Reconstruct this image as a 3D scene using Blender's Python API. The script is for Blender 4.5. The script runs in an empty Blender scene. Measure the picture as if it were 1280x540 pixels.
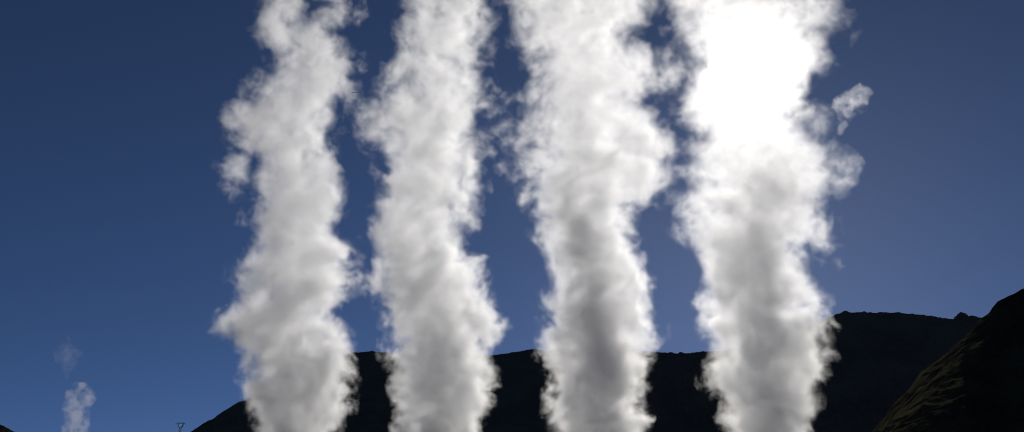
import bpy, math, random
import numpy as np
import openvdb
from concurrent.futures import ThreadPoolExecutor
from mathutils import Vector, Matrix

R = math.radians
S = bpy.context.scene
col = S.collection

# ------------------------------------------------------------------ camera
W0, H0 = 1280.0, 540.0
HFOV = R(54.0)
F = (W0 / 2) / math.tan(HFOV / 2)            # focal length in photo pixels
PITCH = R(12.55)
CAM = np.array([0.0, 0.0, 1.7])
cp, sp = math.cos(PITCH), math.sin(PITCH)

cam_d = bpy.data.cameras.new('camera')
cam_d.sensor_width = 36.0
cam_d.angle = HFOV
cam_d.clip_start = 0.1
cam_d.clip_end = 60000
cam = bpy.data.objects.new('camera', cam_d)
cam.location = CAM.tolist()
cam.rotation_euler = (R(90) + PITCH, 0, 0)
col.objects.link(cam)
S.camera = cam


def ray(px, py):
    u = (px - W0 / 2) / F
    v = (H0 / 2 - py) / F
    return np.array([u, cp - v * sp, sp + v * cp])


def at(px, py, Y):
    d = ray(px, py)
    return CAM + d * (Y / d[1])


def azel(px, py):
    d = ray(px, py)
    return math.atan2(d[0], d[1]), math.atan2(d[2], math.hypot(d[0], d[1]))


# ------------------------------------------------------------------ helpers
def tag(o, label=None, cat=None, group=None, kind=None):
    if label: o['label'] = label
    if cat: o['category'] = cat
    if group: o['group'] = group
    if kind: o['kind'] = kind
    return o


def mesh_obj(name, verts, quads=None, tris=None, mats=(), parent=None, smooth=False):
    verts = np.asarray(verts, np.float32)
    quads = np.zeros((0, 4), np.int32) if quads is None else np.asarray(quads, np.int32)
    tris = np.zeros((0, 3), np.int32) if tris is None else np.asarray(tris, np.int32)
    me = bpy.data.meshes.new(name)
    me.vertices.add(len(verts))
    me.vertices.foreach_set('co', verts.ravel())
    nl = len(quads) * 4 + len(tris) * 3
    me.loops.add(nl)
    me.loops.foreach_set('vertex_index', np.concatenate([quads.ravel(), tris.ravel()]).astype(np.int32))
    me.polygons.add(len(quads) + len(tris))
    starts = np.concatenate([np.arange(len(quads)) * 4, len(quads) * 4 + np.arange(len(tris)) * 3])
    me.polygons.foreach_set('loop_start', starts.astype(np.int32))
    for m in mats:
        me.materials.append(m)
    me.update(calc_edges=True)
    if smooth:
        me.polygons.foreach_set('use_smooth', np.ones(len(me.polygons), bool))
    o = bpy.data.objects.new(name, me)
    col.objects.link(o)
    if parent: o.parent = parent
    return o


def new_mat(name):
    m = bpy.data.materials.new(name)
    m.use_nodes = True
    nt = m.node_tree
    nt.nodes.clear()
    out = nt.nodes.new('ShaderNodeOutputMaterial')
    return m, nt, out


# ------------------------------------------------------------------ noise
def make_noise(seed):
    rng = np.random.default_rng(seed)
    tab = rng.uniform(-1, 1, 64 ** 3).astype(np.float32)
    rots = []
    for _ in range(12):
        q, _r = np.linalg.qr(rng.normal(size=(3, 3)))
        rots.append((q.astype(np.float32), rng.uniform(0, 64, 3).astype(np.float32)))

    def value(x, y, z):
        xi, yi, zi = np.floor(x), np.floor(y), np.floor(z)
        fx, fy, fz = x - xi, y - yi, z - zi
        xi = xi.astype(np.int32) & 63; yi = yi.astype(np.int32) & 63; zi = zi.astype(np.int32) & 63
        x1, y1, z1 = (xi + 1) & 63, (yi + 1) & 63, (zi + 1) & 63
        fx = fx * fx * fx * (fx * (fx * 6 - 15) + 10)
        fy = fy * fy * fy * (fy * (fy * 6 - 15) + 10)
        fz = fz * fz * fz * (fz * (fz * 6 - 15) + 10)
        a, b = xi * 4096, x1 * 4096
        c, d = yi * 64, y1 * 64
        def lx(e):
            t = tab[a + e]
            return t + fx * (tab[b + e] - t)
        e00 = lx(c + zi); e10 = lx(d + zi); e01 = lx(c + z1); e11 = lx(d + z1)
        p = e00 + fy * (e10 - e00)
        q = e01 + fy * (e11 - e01)
        return p + fz * (q - p)

    def fbm(P, scale, octaves, gain=0.5, lac=2.03, first=0, billow=False):
        out = np.zeros(len(P), np.float32)
        amp, tot, s = 1.0, 0.0, 1.0 / scale
        for k in range(octaves):
            M, off = rots[(first + k) % 12]
            q = (P @ M) * np.float32(s) + off
            n = value(q[:, 0], q[:, 1], q[:, 2])
            if billow:
                n = 1.0 - 2.0 * np.sqrt(n * n + 0.004)
                n += 0.25
            out += np.float32(amp) * n
            tot += amp * amp
            amp *= gain
            s *= lac
        return out / math.sqrt(tot)
    return fbm


def gauss1(a, sig):
    if sig <= 0: return a
    n = int(sig * 3) + 1
    k = np.exp(-0.5 * (np.arange(-n, n + 1) / sig) ** 2); k /= k.sum()
    return np.convolve(np.pad(a, n, mode='edge'), k, mode='valid')


# ------------------------------------------------------------------ steam
PEAK, BROAD_G = 0.095, 0.58


def steam_mats(name, film):
    # the thin outer skin, where droplets first catch the light
    m, nt, out = new_mat(name + '_skin')
    tr = nt.nodes.new('ShaderNodeBsdfTransparent')
    tl = nt.nodes.new('ShaderNodeBsdfTranslucent')
    tl.inputs['Color'].default_value = (0.9, 0.9, 0.9, 1)
    mx = nt.nodes.new('ShaderNodeMixShader')
    mx.inputs[0].default_value = film
    nt.links.new(tr.outputs[0], mx.inputs[1])
    nt.links.new(tl.outputs[0], mx.inputs[2])
    nt.links.new(mx.outputs[0], out.inputs['Surface'])
    skin = m
    # droplets: a narrow forward peak (Mie) plus the broad lobe of light scattered many times over
    m, nt, out = new_mat(name + '_droplets')
    at_ = nt.nodes.new('ShaderNodeAttribute'); at_.attribute_name = 'density'
    ad = nt.nodes.new('ShaderNodeAddShader')
    for k, (ph, wt) in enumerate((('MIE', PEAK), ('HENYEY_GREENSTEIN', 1 - PEAK))):
        v = nt.nodes.new('ShaderNodeVolumeScatter')
        v.phase = ph
        if k == 0: v.inputs['Diameter'].default_value = 14.0
        else: v.inputs['Anisotropy'].default_value = BROAD_G
        v.inputs['Color'].default_value = (1, 1, 1, 1)
        mu = nt.nodes.new('ShaderNodeMath'); mu.operation = 'MULTIPLY'; mu.inputs[1].default_value = wt
        nt.links.new(at_.outputs['Fac'], mu.inputs[0])
        nt.links.new(mu.outputs[0], v.inputs['Density'])
        nt.links.new(v.outputs[0], ad.inputs[k])
    nt.links.new(ad.outputs[0], out.inputs['Volume'])
    return [skin, m]


def plume_field(rows, Y, vox, seed, puffs=(), z_low=0.0, z_high=None, amp=0.46, grow=-0.08, plateau=(0.62, 0.32),
                top_fray=0.05, detail=6, scale_k=0.42, depth_k=0.9, soft=0.46, curve=1.55, dmax=(0.85, 0.18), hull=0.05, bias=0.02, core=(), boost=1.6):
    """Isosurfaces of a turbulent column whose sides follow ROWS (y, left, right) seen at distance Y."""
    fbm = make_noise(seed)
    rows = sorted(rows, key=lambda r: -r[0])
    zs, xc, rr = [], [], []
    for y, l, r in rows:
        a, b = at(l, y, Y), at(r, y, Y)
        zs.append(a[2]); xc.append((a[0] + b[0]) / 2); rr.append((b[0] - a[0]) / 2)
    zs, xc, rr = map(np.array, (zs, xc, rr))
    if z_high is None: z_high = zs[-1] + rr[-1] * 0.8
    nz = int((z_high - z_low) / vox) + 1
    z = z_low + np.arange(nz) * vox
    C = np.interp(z, zs, xc); Rw = np.interp(z, zs, rr)
    below = z < zs[0]
    tb = np.clip((z - z_low) / max(zs[0] - z_low, 1e-3), 0, 1)
    if z_low < 1: Rw = np.where(below, rr[0] * (0.8 + 0.2 * tb), Rw)
    sg = 0.012 * Y / vox * 0.35
    C = gauss1(C, sg); Rw = np.maximum(gauss1(Rw, sg) * (1 + grow), rr.mean() * 0.12)
    Rm = rr.mean()
    Rd = gauss1(Rw, Rm * 0.9 / vox) * depth_k
    zz = np.stack([np.zeros(nz), np.full(nz, 7.7), z], 1).astype(np.float32)
    Yc = Y + fbm(zz, Rm * 4.5, 2, first=7) * Rm * 0.45
    pf = []
    for px, py, pr in puffs:
        c = at(px, py, Y)
        pf.append((c[0], Y + (hash((px, py)) % 7 - 3) / 3 * Rm * 0.3, c[2], pr / F * Y * 1.05))
    pad = Rm * 0.45
    x0 = min((C - Rw).min(), min([p[0] - p[3] for p in pf], default=1e9)) - pad
    x1 = max((C + Rw).max(), max([p[0] + p[3] for p in pf], default=-1e9)) + pad
    y0 = (Yc - Rd).min() - pad; y1 = (Yc + Rd).max() + pad
    nx, ny = int((x1 - x0) / vox) + 2, int((y1 - y0) / vox) + 2
    X = (x0 + np.arange(nx) * vox).astype(np.float32)
    YY = (y0 + np.arange(ny) * vox).astype(np.float32)
    f = np.full((nx, ny, nz), -1.0, np.float32)
    step = 48
    for k0 in range(0, nz, step):
        k1 = min(nz, k0 + step)
        q = np.sqrt(((X[:, None, None] - C[None, None, k0:k1]) / Rw[None, None, k0:k1]) ** 2 +
                    ((YY[None, :, None] - Yc[None, None, k0:k1]) / Rd[None, None, k0:k1]) ** 2)
        b = (1.0 - q).astype(np.float32)
        for ax, ay, az, ar in pf:
            if z[k0] > az + ar * 4 or z[k1 - 1] < az - ar * 4: continue
            d = np.sqrt((X[:, None, None] - ax) ** 2 + (YY[None, :, None] - ay) ** 2 + (z[None, None, k0:k1] - az) ** 2)
            b = np.maximum(b, ((1.0 - d / ar) * min(0.5, ar / Rm * 0.8)).astype(np.float32))
        sel = b > -0.42
        I, J, K = np.nonzero(sel)
        if not len(I): continue
        P = np.stack([X[I], YY[J], z[k0 + K]], 1).astype(np.float32)
        bb = b[sel]
        w = np.stack([fbm(P, Rm * 0.8, 3, first=0 + 2 * a) for a in range(3)], 1)
        Pw = P + w * np.float32(Rm * 0.16)
        n1 = fbm(Pw, Rm * scale_k, detail, gain=0.71, first=3)
        n2 = fbm(Pw, Rm * scale_k * 0.8, 5, gain=0.58, first=8, billow=True)
        up = np.clip((z[k0 + K] - z_low) / (z_high - z_low), 0, 1).astype(np.float32)
        n = n1 * (0.75 + 0.25 * up) + n2 * (0.45 - 0.3 * up)
        pl = np.float32(plateau[0]) + np.float32(plateau[1] - plateau[0]) * up
        bb = np.where(bb > 0, pl * (1 - np.exp(-bb * 1.15 / pl)), bb)
        g = bb + np.float32(amp) * n - np.float32(top_fray) * up - np.float32(bias)
        f[:, :, k0:k1][sel] = g
    f[:, :, :1] = -1; f[:, :, -1:] = -1
    f[:1] = -1; f[-1:] = -1; f[:, :1] = -1; f[:, -1:] = -1
    up = np.clip((z - z_low) / (z_high - z_low), 0, 1)
    dm = dmax[0] * (dmax[1] / dmax[0]) ** np.clip(up * 1.35, 0, 1)
    D = (np.clip(f / soft, 0, 1) ** curve * dm[None, None, :]).astype(np.float32)
    if core:                                     # the thick jet in the middle of the column
        cz = np.array([at(q[0], q[1], Y) for q in core])
        cx = np.interp(z, cz[::-1, 2], cz[::-1, 0])
        cw = np.array([q[2] for q in core]).mean() / F * Y
        fade = np.interp(z, [cz[-1, 2] - 6, cz[-1, 2], cz[0, 2] - 2, cz[0, 2] + 3], [0.4, 1, 1, 0])
        D *= (1 + boost * fade[None, None, :] * np.exp(-((X[:, None, None] - cx[None, None, :]) / cw) ** 2)).astype(np.float32)
    g = openvdb.FloatGrid(1.0)
    g.copyFromArray((hull * dmax[1] - D).astype(np.float32))
    pts, tris, quads = g.convertToPolygons(isovalue=0.0, adaptivity=0.0)
    pts = np.asarray(pts, np.float32) * vox + np.array([x0, y0, z_low], np.float32)
    return dict(D=D, o=np.array([x0, y0, z_low]), vox=vox, pts=pts,
                quads=np.asarray(quads, np.int64).reshape(-1, 4), tris=np.asarray(tris, np.int64).reshape(-1, 3))


def volume_tree(name, shape, lo, hi, vox, src, vol_mat):
    """Geometry nodes: a fog grid filled from the 'droplets' values stored on the object SRC."""
    ng = bpy.data.node_groups.new(name, 'GeometryNodeTree')
    ng.interface.new_socket('Geometry', in_out='INPUT', socket_type='NodeSocketGeometry')
    ng.interface.new_socket('Geometry', in_out='OUTPUT', socket_type='NodeSocketGeometry')
    N, L = ng.nodes.new, ng.links.new
    go = N('NodeGroupOutput')
    gi = N('GeometryNodeObjectInfo'); gi.transform_space = 'ORIGINAL'; gi.inputs['Object'].default_value = src
    pos = N('GeometryNodeInputPosition')
    sub = N('ShaderNodeVectorMath'); sub.operation = 'SUBTRACT'; sub.inputs[1].default_value = lo
    L(pos.outputs[0], sub.inputs[0])
    mul = N('ShaderNodeVectorMath'); mul.operation = 'SCALE'; mul.inputs['Scale'].default_value = 1.0 / vox
    L(sub.outputs[0], mul.inputs[0])
    sep = N('ShaderNodeSeparateXYZ'); L(mul.outputs[0], sep.inputs[0])
    def ints(k):
        f2i = N('FunctionNodeFloatToInt'); f2i.rounding_mode = 'ROUND'
        L(sep.outputs[k], f2i.inputs[0])
        return f2i.outputs[0]
    def im(op, u, v):
        m = N('FunctionNodeIntegerMath'); m.operation = op
        for i, q in enumerate((u, v)):
            if isinstance(q, int): m.inputs[i].default_value = q
            else: L(q, m.inputs[i])
        return m.outputs[0]
    nx, ny, nz = shape
    idx = im('ADD', im('MULTIPLY', im('ADD', im('MULTIPLY', ints(0), ny), ints(1)), nz), ints(2))
    at_ = N('GeometryNodeInputNamedAttribute'); at_.data_type = 'FLOAT'; at_.inputs[0].default_value = 'droplets'
    si = N('GeometryNodeSampleIndex'); si.data_type = 'FLOAT'; si.domain = 'POINT'; si.clamp = True
    L(gi.outputs['Geometry'], si.inputs['Geometry']); L(at_.outputs[0], si.inputs['Value']); L(idx, si.inputs['Index'])
    vc = N('GeometryNodeVolumeCube')
    vc.inputs['Min'].default_value = lo; vc.inputs['Max'].default_value = hi
    vc.inputs['Resolution X'].default_value = nx; vc.inputs['Resolution Y'].default_value = ny; vc.inputs['Resolution Z'].default_value = nz
    L(si.outputs[0], vc.inputs['Density'])
    sm = N('GeometryNodeSetMaterial'); sm.inputs['Material'].default_value = vol_mat
    L(vc.outputs[0], sm.inputs[0])
    L(sm.outputs[0], go.inputs[0])
    return ng


def plume_object(name, fd, mats, origin):
    o0 = np.array(origin, np.float32)
    D, vox = fd['D'], fd['vox']
    n = D.size
    hull = fd['pts'] - o0
    V = np.concatenate([np.repeat(hull[:1], n, 0), hull])
    ob = mesh_obj(name, V, fd['quads'] + n, fd['tris'] + n, mats[:1])
    at_ = ob.data.attributes.new('droplets', 'FLOAT', 'POINT')
    at_.data.foreach_set('value', np.concatenate([D.ravel(), np.zeros(len(hull), np.float32)]))
    ob.location = o0.tolist()
    lo = fd['o'] - o0
    hi = lo + (np.array(D.shape) - 1) * vox
    vol = bpy.data.volumes.new('vapour')
    vol.materials.append(mats[1])
    vo = bpy.data.objects.new('vapour', vol)
    col.objects.link(vo)
    vo.parent = ob
    md = vo.modifiers.new('vapour', 'NODES')
    md.node_group = volume_tree(name, D.shape, lo.tolist(), hi.tolist(), vox, ob, mats[1])
    return ob


P1 = [(0,315,378),(15,317,388),(30,316,403),(45,318,422),(55,322,440),(65,345,446),(75,341,449),(85,343,442),(95,327,442),
      (105,320,443),(115,314,446),(125,305,444),(135,288,436),(150,277,425),(160,275,424),(170,278,420),(180,288,418),
      (190,312,413),(200,322,417),(210,325,423),(220,322,427),(230,321,428),(245,318,432),(260,320,430),(270,320,427),
      (280,312,424),(290,318,422),(300,325,423),(310,333,433),(320,328,447),(330,308,452),(340,304,446),(350,302,442),
      (360,303,450),(370,310,450),(378,312,440),(386,300,410),(395,285,405),(405,281,415),(415,281,430),(425,287,432),
      (435,300,434),(445,316,435),(455,318,437),(465,312,440),(475,307,440),(485,306,434),(495,310,430),(505,318,430),
      (515,317,430),(525,317,425),(540,321,414)]
P2 = [(0,500,617),(15,499,618),(30,494,620),(45,490,617),(60,491,612),(70,497,608),(80,493,605),(90,485,603),(100,475,608),
      (110,474,611),(118,482,610),(130,478,604),(135,468,602),(145,455,602),(160,450,600),(175,452,600),(185,462,603),
      (195,472,602),(210,478,600),(225,480,597),(240,478,600),(255,473,592),(270,467,588),(280,463,588),(290,460,585),
      (300,458,576),(310,465,568),(320,468,598),(330,465,608),(340,460,606),(350,460,603),(360,462,608),(370,466,611),
      (380,478,612),(390,486,622),(405,482,627),(415,487,623),(425,490,618),(435,488,605),(445,484,607),(455,488,611),
      (465,495,609),(475,497,611),(485,498,611),(495,500,608),(505,500,604),(520,500,601),(540,498,599)]
P3 = [(0,632,826),(10,634,820),(20,640,815),(30,644,806),(40,643,805),(50,643,806),(60,648,810),(70,656,813),(80,668,828),
      (90,671,832),(100,667,828),(110,657,808),(120,660,792),(130,667,795),(137,667,802),(145,657,820),(155,653,842),
      (165,652,854),(175,655,852),(185,663,845),(195,650,840),(205,644,838),(215,649,837),(225,650,830),(235,650,825),
      (245,648,815),(255,656,795),(270,678,785),(280,673,790),(290,670,792),(300,673,795),(310,683,797),(320,685,798),
      (330,683,800),(340,690,801),(350,690,807),(360,682,810),(370,678,807),(380,675,812),(390,676,815),(405,680,817),
      (415,678,817),(425,680,820),(435,683,812),(445,677,810),(455,683,810),(465,690,805),(475,693,803),(485,690,803),
      (495,690,800),(505,688,797),(520,690,802),(530,693,802),(540,696,796)]
P4 = [(0,830,1042),(10,833,1040),(20,836,1038),(30,840,1038),(40,843,1040),(50,846,1044),(60,846,1044),(70,854,1036),
      (80,860,1030),(90,865,1025),(100,858,1018),(110,852,1008),(120,845,1006),(130,838,1010),(137,842,1008),(145,858,1000),
      (155,873,996),(165,876,1005),(175,868,1015),(185,866,1024),(195,866,1028),(205,865,1043),(215,858,1048),(225,857,1045),
      (235,860,1040),(245,855,1035),(255,845,1034),(265,842,1030),(275,850,1026),(285,853,1022),(295,852,1016),(305,855,1002),
      (315,863,992),(325,877,992),(335,880,994),(345,880,996),(355,884,999),(365,884,1009),(375,873,1017),(385,872,1016),
      (395,883,1017),(405,879,1022),(415,885,1026),(425,894,1028),(435,899,1030),(445,898,1026),(455,892,1025),(465,888,1022),
      (475,884,1019),(485,887,1011),(495,897,1012),(505,904,1015),(520,906,1012),(530,904,1010),(540,911,1006)]

VOX = 0.21
MAIN = [
    dict(rows=P1, Y=150.0, seed=11, puffs=[(412, 8, 24), (296, 213, 17), (302, 200, 13)],
         label='steam column with a pale puff leaning off its upper right, nearest the pylon'),
    dict(rows=P2, Y=150.0, seed=23, puffs=[(612, 148, 11), (621, 163, 12), (631, 178, 11)],
         label='steam column with a thin ragged tongue trailing off its right side'),
    dict(rows=P3, Y=150.0, seed=37, puffs=[(836, 88, 16)], kw=dict(dmax=(0.8, 0.13), core=[(708, 255, 17), (722, 300, 17), (732, 350, 17), (745, 400, 18), (758, 440, 20)], boost=0.95),
         label='steam column touching the sunlit one at the top, with a grey core'),
    dict(rows=P4, Y=150.0, seed=53, puffs=[(1022, 147, 12), (1015, 290, 18)], kw=dict(dmax=(0.75, 0.10), core=[(938, 280, 18), (946, 330, 18), (950, 380, 20), (955, 440, 24)], boost=0.35),
         label='dazzling white steam column that the low sun shines through'),
]


def run(d):
    return plume_field(d['rows'], d['Y'], d.get('vox', VOX), d['seed'], d['puffs'], **d.get('kw', {}))


SMALL = dict(rows=[(478,97,101),(483,90,107),(490,87,112),(497,86,112),(505,84,108),(512,83,105),(520,84,104),(527,85,104),(533,82,105),(540,82,105)],
             Y=900.0, seed=71, puffs=[], vox=0.75, kw=dict(amp=1.1, dmax=(0.03, 0.03), z_low=0.0, plateau=(0.3, 0.25), scale_k=1.0, bias=0.12, grow=0.15))
WISP = dict(rows=[(106,1077,1080),(110,1068,1084),(115,1063,1085),(121,1057,1084),(127,1048,1081),(132,1048,1079),(138,1057,1075),(144,1055,1069),(151,1050,1064),(158,1050,1054)],
            Y=150.0, seed=95, puffs=[], vox=0.16, kw=dict(amp=1.5, dmax=(0.09, 0.09), z_low=at(0, 168, 150)[2], z_high=at(0, 94, 150)[2],
                                                         scale_k=1.7, top_fray=0.0, plateau=(0.5, 0.5), depth_k=0.8, bias=0.55, grow=0.35))
FAINT = dict(rows=[(428,84,86),(434,76,92),(442,74,96),(450,76,95),(457,79,90),(463,82,85)],
             Y=900.0, seed=84, puffs=[], vox=0.6, kw=dict(amp=1.5, dmax=(0.005, 0.005), z_low=at(0, 474, 900)[2], z_high=at(0, 416, 900)[2],
                                                         scale_k=1.3, top_fray=0.0, plateau=(0.5, 0.5), bias=0.6, grow=0.4))
jobs = MAIN + [SMALL, WISP, FAINT]
with ThreadPoolExecutor(4) as ex:
    fields = list(ex.map(run, jobs))

mats_main = steam_mats('steam', 0.006)
for d, ms in zip(MAIN, fields[:4]):
    b = at((d['rows'][-1][1] + d['rows'][-1][2]) / 2, 540, d['Y'])
    o = plume_object('steam_plume', ms, mats_main, (b[0], d['Y'], 0))
    tag(o, d['label'], 'steam', 'tall steam columns rising in a row')
o = plume_object('steam_plume', fields[4], mats_main, (at(94, 540, 900)[0], 900, 0))
tag(o, 'small thin distant steam column low in the empty sky, left of the pylon', 'steam')
o = plume_object('steam_wisp', fields[5], mats_main, at(1066, 130, 150))
tag(o, 'small detached wisp of steam floating alone beside the dazzling column', 'steam wisp')
o = plume_object('steam_wisp', fields[6], mats_main, at(84, 445, 900))
tag(o, 'barely visible faint wisp hanging above the small distant steam column', 'steam wisp')


# ------------------------------------------------------------------ ground and hills
def rock_mat(name, base, second, third, scale=0.06, bump=0.6):
    m, nt, out = new_mat(name)
    N = nt.nodes.new
    bs = N('ShaderNodeBsdfPrincipled')
    bs.inputs['Roughness'].default_value = 0.95
    bs.inputs['Specular IOR Level'].default_value = 0.0
    tc = N('ShaderNodeTexCoord')
    n1 = N('ShaderNodeTexNoise'); n1.inputs['Scale'].default_value = scale; n1.inputs['Detail'].default_value = 8
    n2 = N('ShaderNodeTexNoise'); n2.inputs['Scale'].default_value = scale * 9; n2.inputs['Detail'].default_value = 6
    for n in (n1, n2): nt.links.new(tc.outputs['Object'], n.inputs['Vector'])
    r = N('ShaderNodeValToRGB')
    r.color_ramp.elements[0].position = 0.38; r.color_ramp.elements[0].color = (*base, 1)
    r.color_ramp.elements[1].position = 0.66; r.color_ramp.elements[1].color = (*third, 1)
    e = r.color_ramp.elements.new(0.52); e.color = (*second, 1)
    mx = N('ShaderNodeMix'); mx.data_type = 'FLOAT'; mx.inputs[0].default_value = 0.4
    nt.links.new(n1.outputs['Fac'], mx.inputs[2]); nt.links.new(n2.outputs['Fac'], mx.inputs[3])
    nt.links.new(mx.outputs[0], r.inputs[0])
    nt.links.new(r.outputs[0], bs.inputs['Base Color'])
    bp = N('ShaderNodeBump'); bp.inputs['Strength'].default_value = bump; bp.inputs['Distance'].default_value = 0.8
    nt.links.new(n2.outputs['Fac'], bp.inputs['Height'])
    nt.links.new(bp.outputs[0], bs.inputs['Normal'])
    nt.links.new(bs.outputs[0], out.inputs['Surface'])
    return m


lava = rock_mat('lava_slope', (0.20, 0.155, 0.10), (0.25, 0.19, 0.12), (0.30, 0.225, 0.14))
shaded_lava = rock_mat('shaded_lava_slope', (0.025, 0.023, 0.02), (0.035, 0.032, 0.027), (0.05, 0.045, 0.036))  # darker lava copy: shade put into the colour of the far-left hill
moss = rock_mat('mossy_slope', (0.05, 0.045, 0.03), (0.075, 0.069, 0.04), (0.10, 0.092, 0.05), scale=0.09, bump=0.4)
soil = rock_mat('gravel_plain', (0.03, 0.028, 0.025), (0.045, 0.042, 0.036), (0.06, 0.056, 0.045), scale=0.05)

ng, rad = 96, 26000.0
gv = [(0, 0, 0)] + [(rad * math.cos(2 * math.pi * k / ng), rad * math.sin(2 * math.pi * k / ng), 0) for k in range(ng)]
gt = [(0, 1 + k, 1 + (k + 1) % ng) for k in range(ng)]
tag(mesh_obj('ground', gv, tris=gt, mats=[soil]), kind='structure')


def hill(name, sky, D, front, back, mat, seed, rough=0.5, rock=0.25, power=1.25, d_az=0.05, nr=90, relief=2.0, strata=0.0):
    """Hillside around the camera: SKY lists (px, py) of its crest, D / front / back may be functions of azimuth."""
    fbm = make_noise(seed)
    a = np.array([azel(*p) for p in sky])
    az = np.arange(a[0, 0], a[-1, 0], R(d_az))
    el = np.interp(az, a[:, 0], a[:, 1])
    el = gauss1(el, 0.12 / d_az)
    fn = lambda v: v(az) if callable(v) else np.full(len(az), float(v))
    Dz, Fr, Bk = fn(D), fn(front), fn(back)
    Hc = np.tan(el) * Dz + CAM[2]
    s = np.concatenate([np.linspace(0, 1, nr) ** 0.8, 1 + np.linspace(0.02, 1, nr // 3)])
    pw = fn(power)
    A, Sg = np.meshgrid(az, s, indexing='ij')
    rr = np.where(Sg <= 1, Dz[:, None] - Fr[:, None] * (1 - Sg), Dz[:, None] + Bk[:, None] * (Sg - 1))
    g = np.where(Sg <= 1, np.clip(Sg, 0, 1) ** pw[:, None], np.cos(np.clip(Sg - 1, 0, 1) * math.pi / 2) ** 1.2)
    z = Hc[:, None] * g
    x, y = rr * np.sin(A), rr * np.cos(A)
    P = np.stack([x.ravel(), y.ravel(), np.zeros(x.size)], 1).astype(np.float32)
    big = fbm(P, 45.0, 3).reshape(x.shape)
    mid = fbm(P, 12.0, 4, gain=0.55, first=3).reshape(x.shape)
    fine = fbm(P, 2.6, 3, gain=0.6, first=6).reshape(x.shape)
    mask = np.clip(np.minimum(Sg / 0.15, 1), 0, 1)
    lay = 0.0
    if strata:                                   # terraces of turf running along the slope
        P2 = np.stack([(A * Dz[:, None] / 9.0).ravel(), rr.ravel(), np.zeros(x.size)], 1).astype(np.float32)
        lay = strata * fbm(P2, 5.0, 5, gain=0.6, first=2).reshape(x.shape) * (1 - 0.5 * np.clip(1 - np.abs(Sg - 1) / 0.1, 0, 1))
    near = np.clip(1 - np.abs(Sg - 1) / 0.5, 0, 1)
    z = z + mask * (lay + big * relief * (1 - 0.8 * near) + mid * rough * (1 - 0.55 * near) + np.maximum(fine, -0.2) * rock)
    z = np.where((Sg <= 0) | (Sg >= 1.999), -1.0, z)
    V = np.stack([x, y, z], -1).reshape(-1, 3)
    n, m = x.shape
    i = np.arange(n - 1)[:, None] * m + np.arange(m - 1)[None, :]
    Q = np.stack([i, i + m, i + m + 1, i + 1], -1).reshape(-1, 4)[:, ::-1]
    o = mesh_obj(name, V, quads=Q, mats=[mat], smooth=False)
    tag(o, kind='structure')
    return o


hill('hill', [(130,604),(170,578),(205,558),(240,540),(255,530),(268,523),(285,510),(300,502),(310,499),(330,489),(350,479),(380,462),(410,449),(440,441),
              (462,439),(485,441),(510,446),(540,450),(580,449),(610,445),(635,441),(660,437),(680,438),(720,442),(770,440),
              (815,440),(850,442),(872,441),(900,438),(960,432),(1050,425),(1150,425),(1250,430),(1400,440)],
     620, 105, 220, lava, 301, rough=0.9, rock=0.7)
hill('hill', [(930,470),(960,440),(985,420),(1010,408),(1025,402),(1040,394),(1055,389),(1075,389),(1100,391),(1125,391),(1150,394),(1163,394),(1172,398),
              (1190,399),(1215,394),(1232,396),(1260,400),(1300,402),(1400,404)],
     460, 95, 200, lava, 302, rough=0.9, rock=0.6)
SPUR = [(1010,640),(1050,592),(1092,540),(1105,524),(1120,503),(1135,488),(1143,478),(1151,466),(1170,451),(1190,436),(1211,416),(1225,402),(1233,395),(1240,386),(1248,377),
        (1258,371),(1270,366),(1280,362),(1310,345),(1350,330),(1420,312),(1520,300)]
hill('hill', SPUR, lambda a: 285 + 0 * a, lambda a: 76 + 0 * a, 160, moss, 303, rough=0.55, rock=0.5, d_az=0.05, nr=170, relief=1.5, strata=0.45,
     power=lambda a: np.interp(a, [azel(1090, 540)[0], azel(1200, 430)[0], azel(1240, 385)[0]], [0.66, 0.72, 1.3]))
hill('hill', [(-260,470),(-160,492),(-80,510),(-30,521),(0,531),(10,535),(18,540),(40,548),(70,556)], 900, 26, 200, shaded_lava, 304, rock=0.5, power=1.0)

# ------------------------------------------------------------------ boulder on the ridge
def boulder(px, py, Y, size, seed):
    fbm = make_noise(seed)
    nu, nv = 40, 22
    c = at(px, py, Y)
    V = []
    for i in range(nv + 1):
        for j in range(nu):
            t, p = math.pi * i / nv, 2 * math.pi * j / nu
            V.append((math.sin(t) * math.cos(p), math.sin(t) * math.sin(p), math.cos(t)))
    V = np.array(V, np.float32)
    d = 1 + 0.28 * fbm(V, 0.7, 4)
    V = V * d[:, None] * np.array(size, np.float32)
    Q = [(i * nu + j, (i + 1) * nu + j, (i + 1) * nu + (j + 1) % nu, i * nu + (j + 1) % nu) for i in range(nv) for j in range(nu)]
    o = mesh_obj('boulder', V, quads=Q, mats=[lava])
    o.location = c.tolist()
    return o


tag(boulder(1202, 397, 460 * math.cos(0.4), (2.6, 2.0, 1.9), 5), 'dark boulder breaking the skyline of the ridge, just left of the steep spur', 'boulder')

# ------------------------------------------------------------------ pylon
def bars(name, segs, mat, parent=None):
    V, Q = [], []
    for a, b, w in segs:
        a, b = Vector(a), Vector(b)
        d = (b - a).normalized()
        up = Vector((0, 0, 1)) if abs(d.z) < 0.9 else Vector((1, 0, 0))
        s = d.cross(up).normalized() * w / 2
        t = d.cross(s).normalized() * w / 2
        n = len(V)
        for p in (a, b):
            for q in (s + t, s - t, -s - t, -s + t):
                V.append(tuple(p + q))
        Q += [(n, n + 1, n + 5, n + 4), (n + 1, n + 2, n + 6, n + 5), (n + 2, n + 3, n + 7, n + 6), (n + 3, n, n + 4, n + 7),
              (n + 3, n + 2, n + 1, n), (n + 4, n + 5, n + 6, n + 7)]
    return mesh_obj(name, V, quads=Q, mats=[mat], parent=parent)


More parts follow.
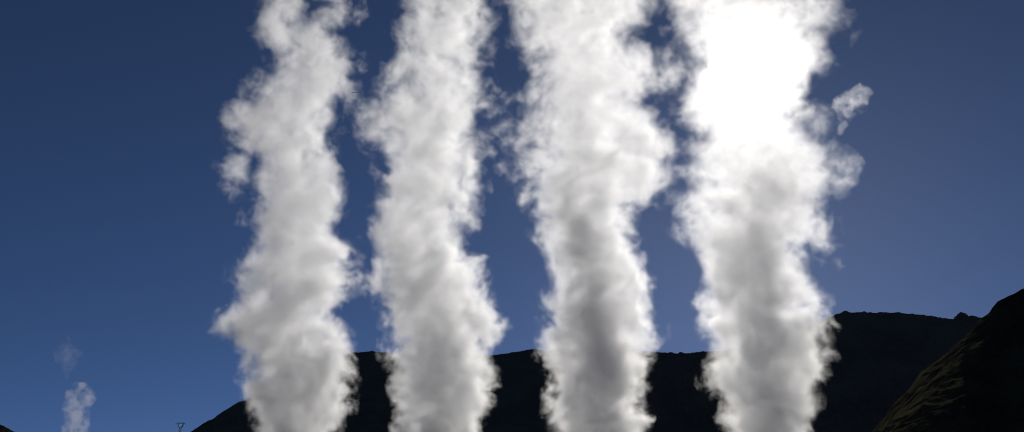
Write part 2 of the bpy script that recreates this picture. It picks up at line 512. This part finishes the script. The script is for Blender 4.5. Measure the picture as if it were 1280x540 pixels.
m, nt, out = new_mat('galvanised_steel')
b = nt.nodes.new('ShaderNodeBsdfPrincipled'); b.inputs['Base Color'].default_value = (0.16, 0.16, 0.165, 1)
b.inputs['Metallic'].default_value = 0.3; b.inputs['Roughness'].default_value = 0.6
nz = nt.nodes.new('ShaderNodeTexNoise'); nz.inputs['Scale'].default_value = 0.8
rp = nt.nodes.new('ShaderNodeValToRGB'); rp.color_ramp.elements[0].color = (0.12, 0.12, 0.125, 1); rp.color_ramp.elements[1].color = (0.2, 0.2, 0.205, 1)
nt.links.new(nz.outputs['Fac'], rp.inputs[0]); nt.links.new(rp.outputs[0], b.inputs['Base Color'])
nt.links.new(b.outputs[0], out.inputs['Surface'])
steel = m
m, nt, out = new_mat('brown_porcelain')
b = nt.nodes.new('ShaderNodeBsdfPrincipled'); b.inputs['Base Color'].default_value = (0.06, 0.035, 0.025, 1); b.inputs['Roughness'].default_value = 0.25
nt.links.new(b.outputs[0], out.inputs['Surface'])
porcelain = m

PY = 2100.0
top = at(226, 528.5, PY)
H = top[2]
k = PY / F                                   # metres per photo pixel there
root = bpy.data.objects.new('pylon', None); col.objects.link(root)
root.location = (top[0], PY, 0)
tag(root, 'tiny dark lattice pylon with a forked head beside the foot of the left hill', 'pylon')
waist, wz = 1.6, H - 6.6 * k
base = 3.6
seg = []
cor = [(-1, -1), (1, -1), (1, 1), (-1, 1)]
lv = [0, wz * .3, wz * .55, wz * .78, wz]
hw = [base + (waist - base) * (t / wz) for t in lv]
for i in range(4):
    cx, cy = cor[i]; nx_, ny_ = cor[(i + 1) % 4]
    seg.append(((cx * base, cy * base, 0), (cx * waist, cy * waist, wz), 0.5))
    for j in range(4):
        a0, a1 = hw[j], hw[j + 1]
        seg.append(((cx * a0, cy * a0, lv[j]), (nx_ * a1, ny_ * a1, lv[j + 1]), 0.26))
        seg.append(((nx_ * a0, ny_ * a0, lv[j]), (cx * a1, cy * a1, lv[j + 1]), 0.26))
        seg.append(((cx * a1, cy * a1, lv[j + 1]), (nx_ * a1, ny_ * a1, lv[j + 1]), 0.26))
bars('lattice_body', seg, steel, root)
fw = 3.6 * k
for sgn in (-1, 1):
    seg = []
    for cy in (-1, 1):
        seg.append(((sgn * waist, cy * waist, wz), (sgn * fw * .9, cy * 1.0, H - 3.2 * k), 0.5))
        seg.append(((sgn * fw * .9, cy * 1.0, H - 3.2 * k), (sgn * fw * 0.9, cy * 0.8, H), 0.5))
        seg.append(((sgn * (waist - 1.4), cy * waist, wz), (sgn * (fw * .9 - 1.4), cy * 1.0, H - 3.0 * k), 0.4))
        seg.append(((sgn * (fw * .9 - 1.4), cy * 1.0, H - 3.0 * k), (sgn * (fw * .9 - 1.3), cy * 0.8, H - 1), 0.4))
    bars('fork_arm', seg, steel, root)
seg = []
L = 6.4 * k
for cy in (-0.8, 0.8):
    seg.append(((-fw * 1.05, cy, H), (fw * 1.05, cy, H), 0.5))
    seg.append(((-L, 0, H - 1.6), (-fw * 1.05, cy, H), 0.4)); seg.append(((L, 0, H - 1.6), (fw * 1.05, cy, H), 0.4))
    seg.append(((-L, 0, H - 1.6), (L, 0, H - 1.6), 0.4)) if cy > 0 else None
    n = 10
    for i in range(n):
        xa = -fw + 2 * fw * i / n; xb = -fw + 2 * fw * (i + 1) / n
        seg.append(((xa, cy, H if i % 2 else H - 1.6), (xb, cy, H - 1.6 if i % 2 else H), 0.25))
bars('crossarm', seg, steel, root)
for xx in (-L * .95, 0, L * .95):
    sg = [((xx, 0, H - 1.7), (xx, 0, H - 5.0), 0.12)]
    for i in range(9):
        sg.append(((xx, 0, H - 2.0 - i * .33), (xx, 0, H - 2.12 - i * .33), 0.42))
    bars('insulator', sg, porcelain, root)

# ------------------------------------------------------------------ light
saz, sel_ = azel(940, 92)
sd = Vector((math.sin(saz) * math.cos(sel_), math.cos(saz) * math.cos(sel_), math.sin(sel_)))
sun = bpy.data.lights.new('sun', 'SUN')
sun.energy = 2.6
sun.angle = R(0.53)
sun.color = (1.0, 0.96, 0.90)
so = bpy.data.objects.new('sun', sun); col.objects.link(so)
so.rotation_euler = sd.to_track_quat('Z', 'Y').to_euler()
so.location = (0, 0, 300)

w = bpy.data.worlds.new('World'); S.world = w
w.use_nodes = True
nt = w.node_tree; nt.nodes.clear()
out = nt.nodes.new('ShaderNodeOutputWorld'); bg = nt.nodes.new('ShaderNodeBackground')
sky = nt.nodes.new('ShaderNodeTexSky'); sky.sky_type = 'NISHITA'
sky.sun_disc = False
sky.sun_elevation = sel_; sky.sun_rotation = saz
sky.altitude = 4800; sky.air_density = 0.55; sky.dust_density = 2.7; sky.ozone_density = 5.0
tc = nt.nodes.new('ShaderNodeTexCoord'); ad = nt.nodes.new('ShaderNodeVectorMath'); ad.operation = 'ADD'
ad.inputs[1].default_value = (0, 0, 0.14)           # clear highland air: the pale band stays below the hills
nt.links.new(tc.outputs['Generated'], ad.inputs[0]); nt.links.new(ad.outputs[0], sky.inputs[0])
bg.inputs['Strength'].default_value = 0.05
nt.links.new(sky.outputs[0], bg.inputs[0]); nt.links.new(bg.outputs[0], out.inputs['Surface'])

# ------------------------------------------------------------------ render settings
c = S.cycles
c.max_bounces = 20
c.volume_bounces = 12
c.diffuse_bounces = 2
c.transparent_max_bounces = 128
c.filter_width = 1.1
c.volume_step_rate = 2.0
c.use_adaptive_sampling = True
c.adaptive_threshold = 0.03
c.use_denoising = True
c.denoiser = 'OPENIMAGEDENOISE'
c.sample_clamp_indirect = 12
c.sample_clamp_direct = 0
S.view_settings.view_transform = 'Standard'
S.view_settings.look = 'None'
S.view_settings.gamma = 1.0
S.view_settings.exposure = 0.0
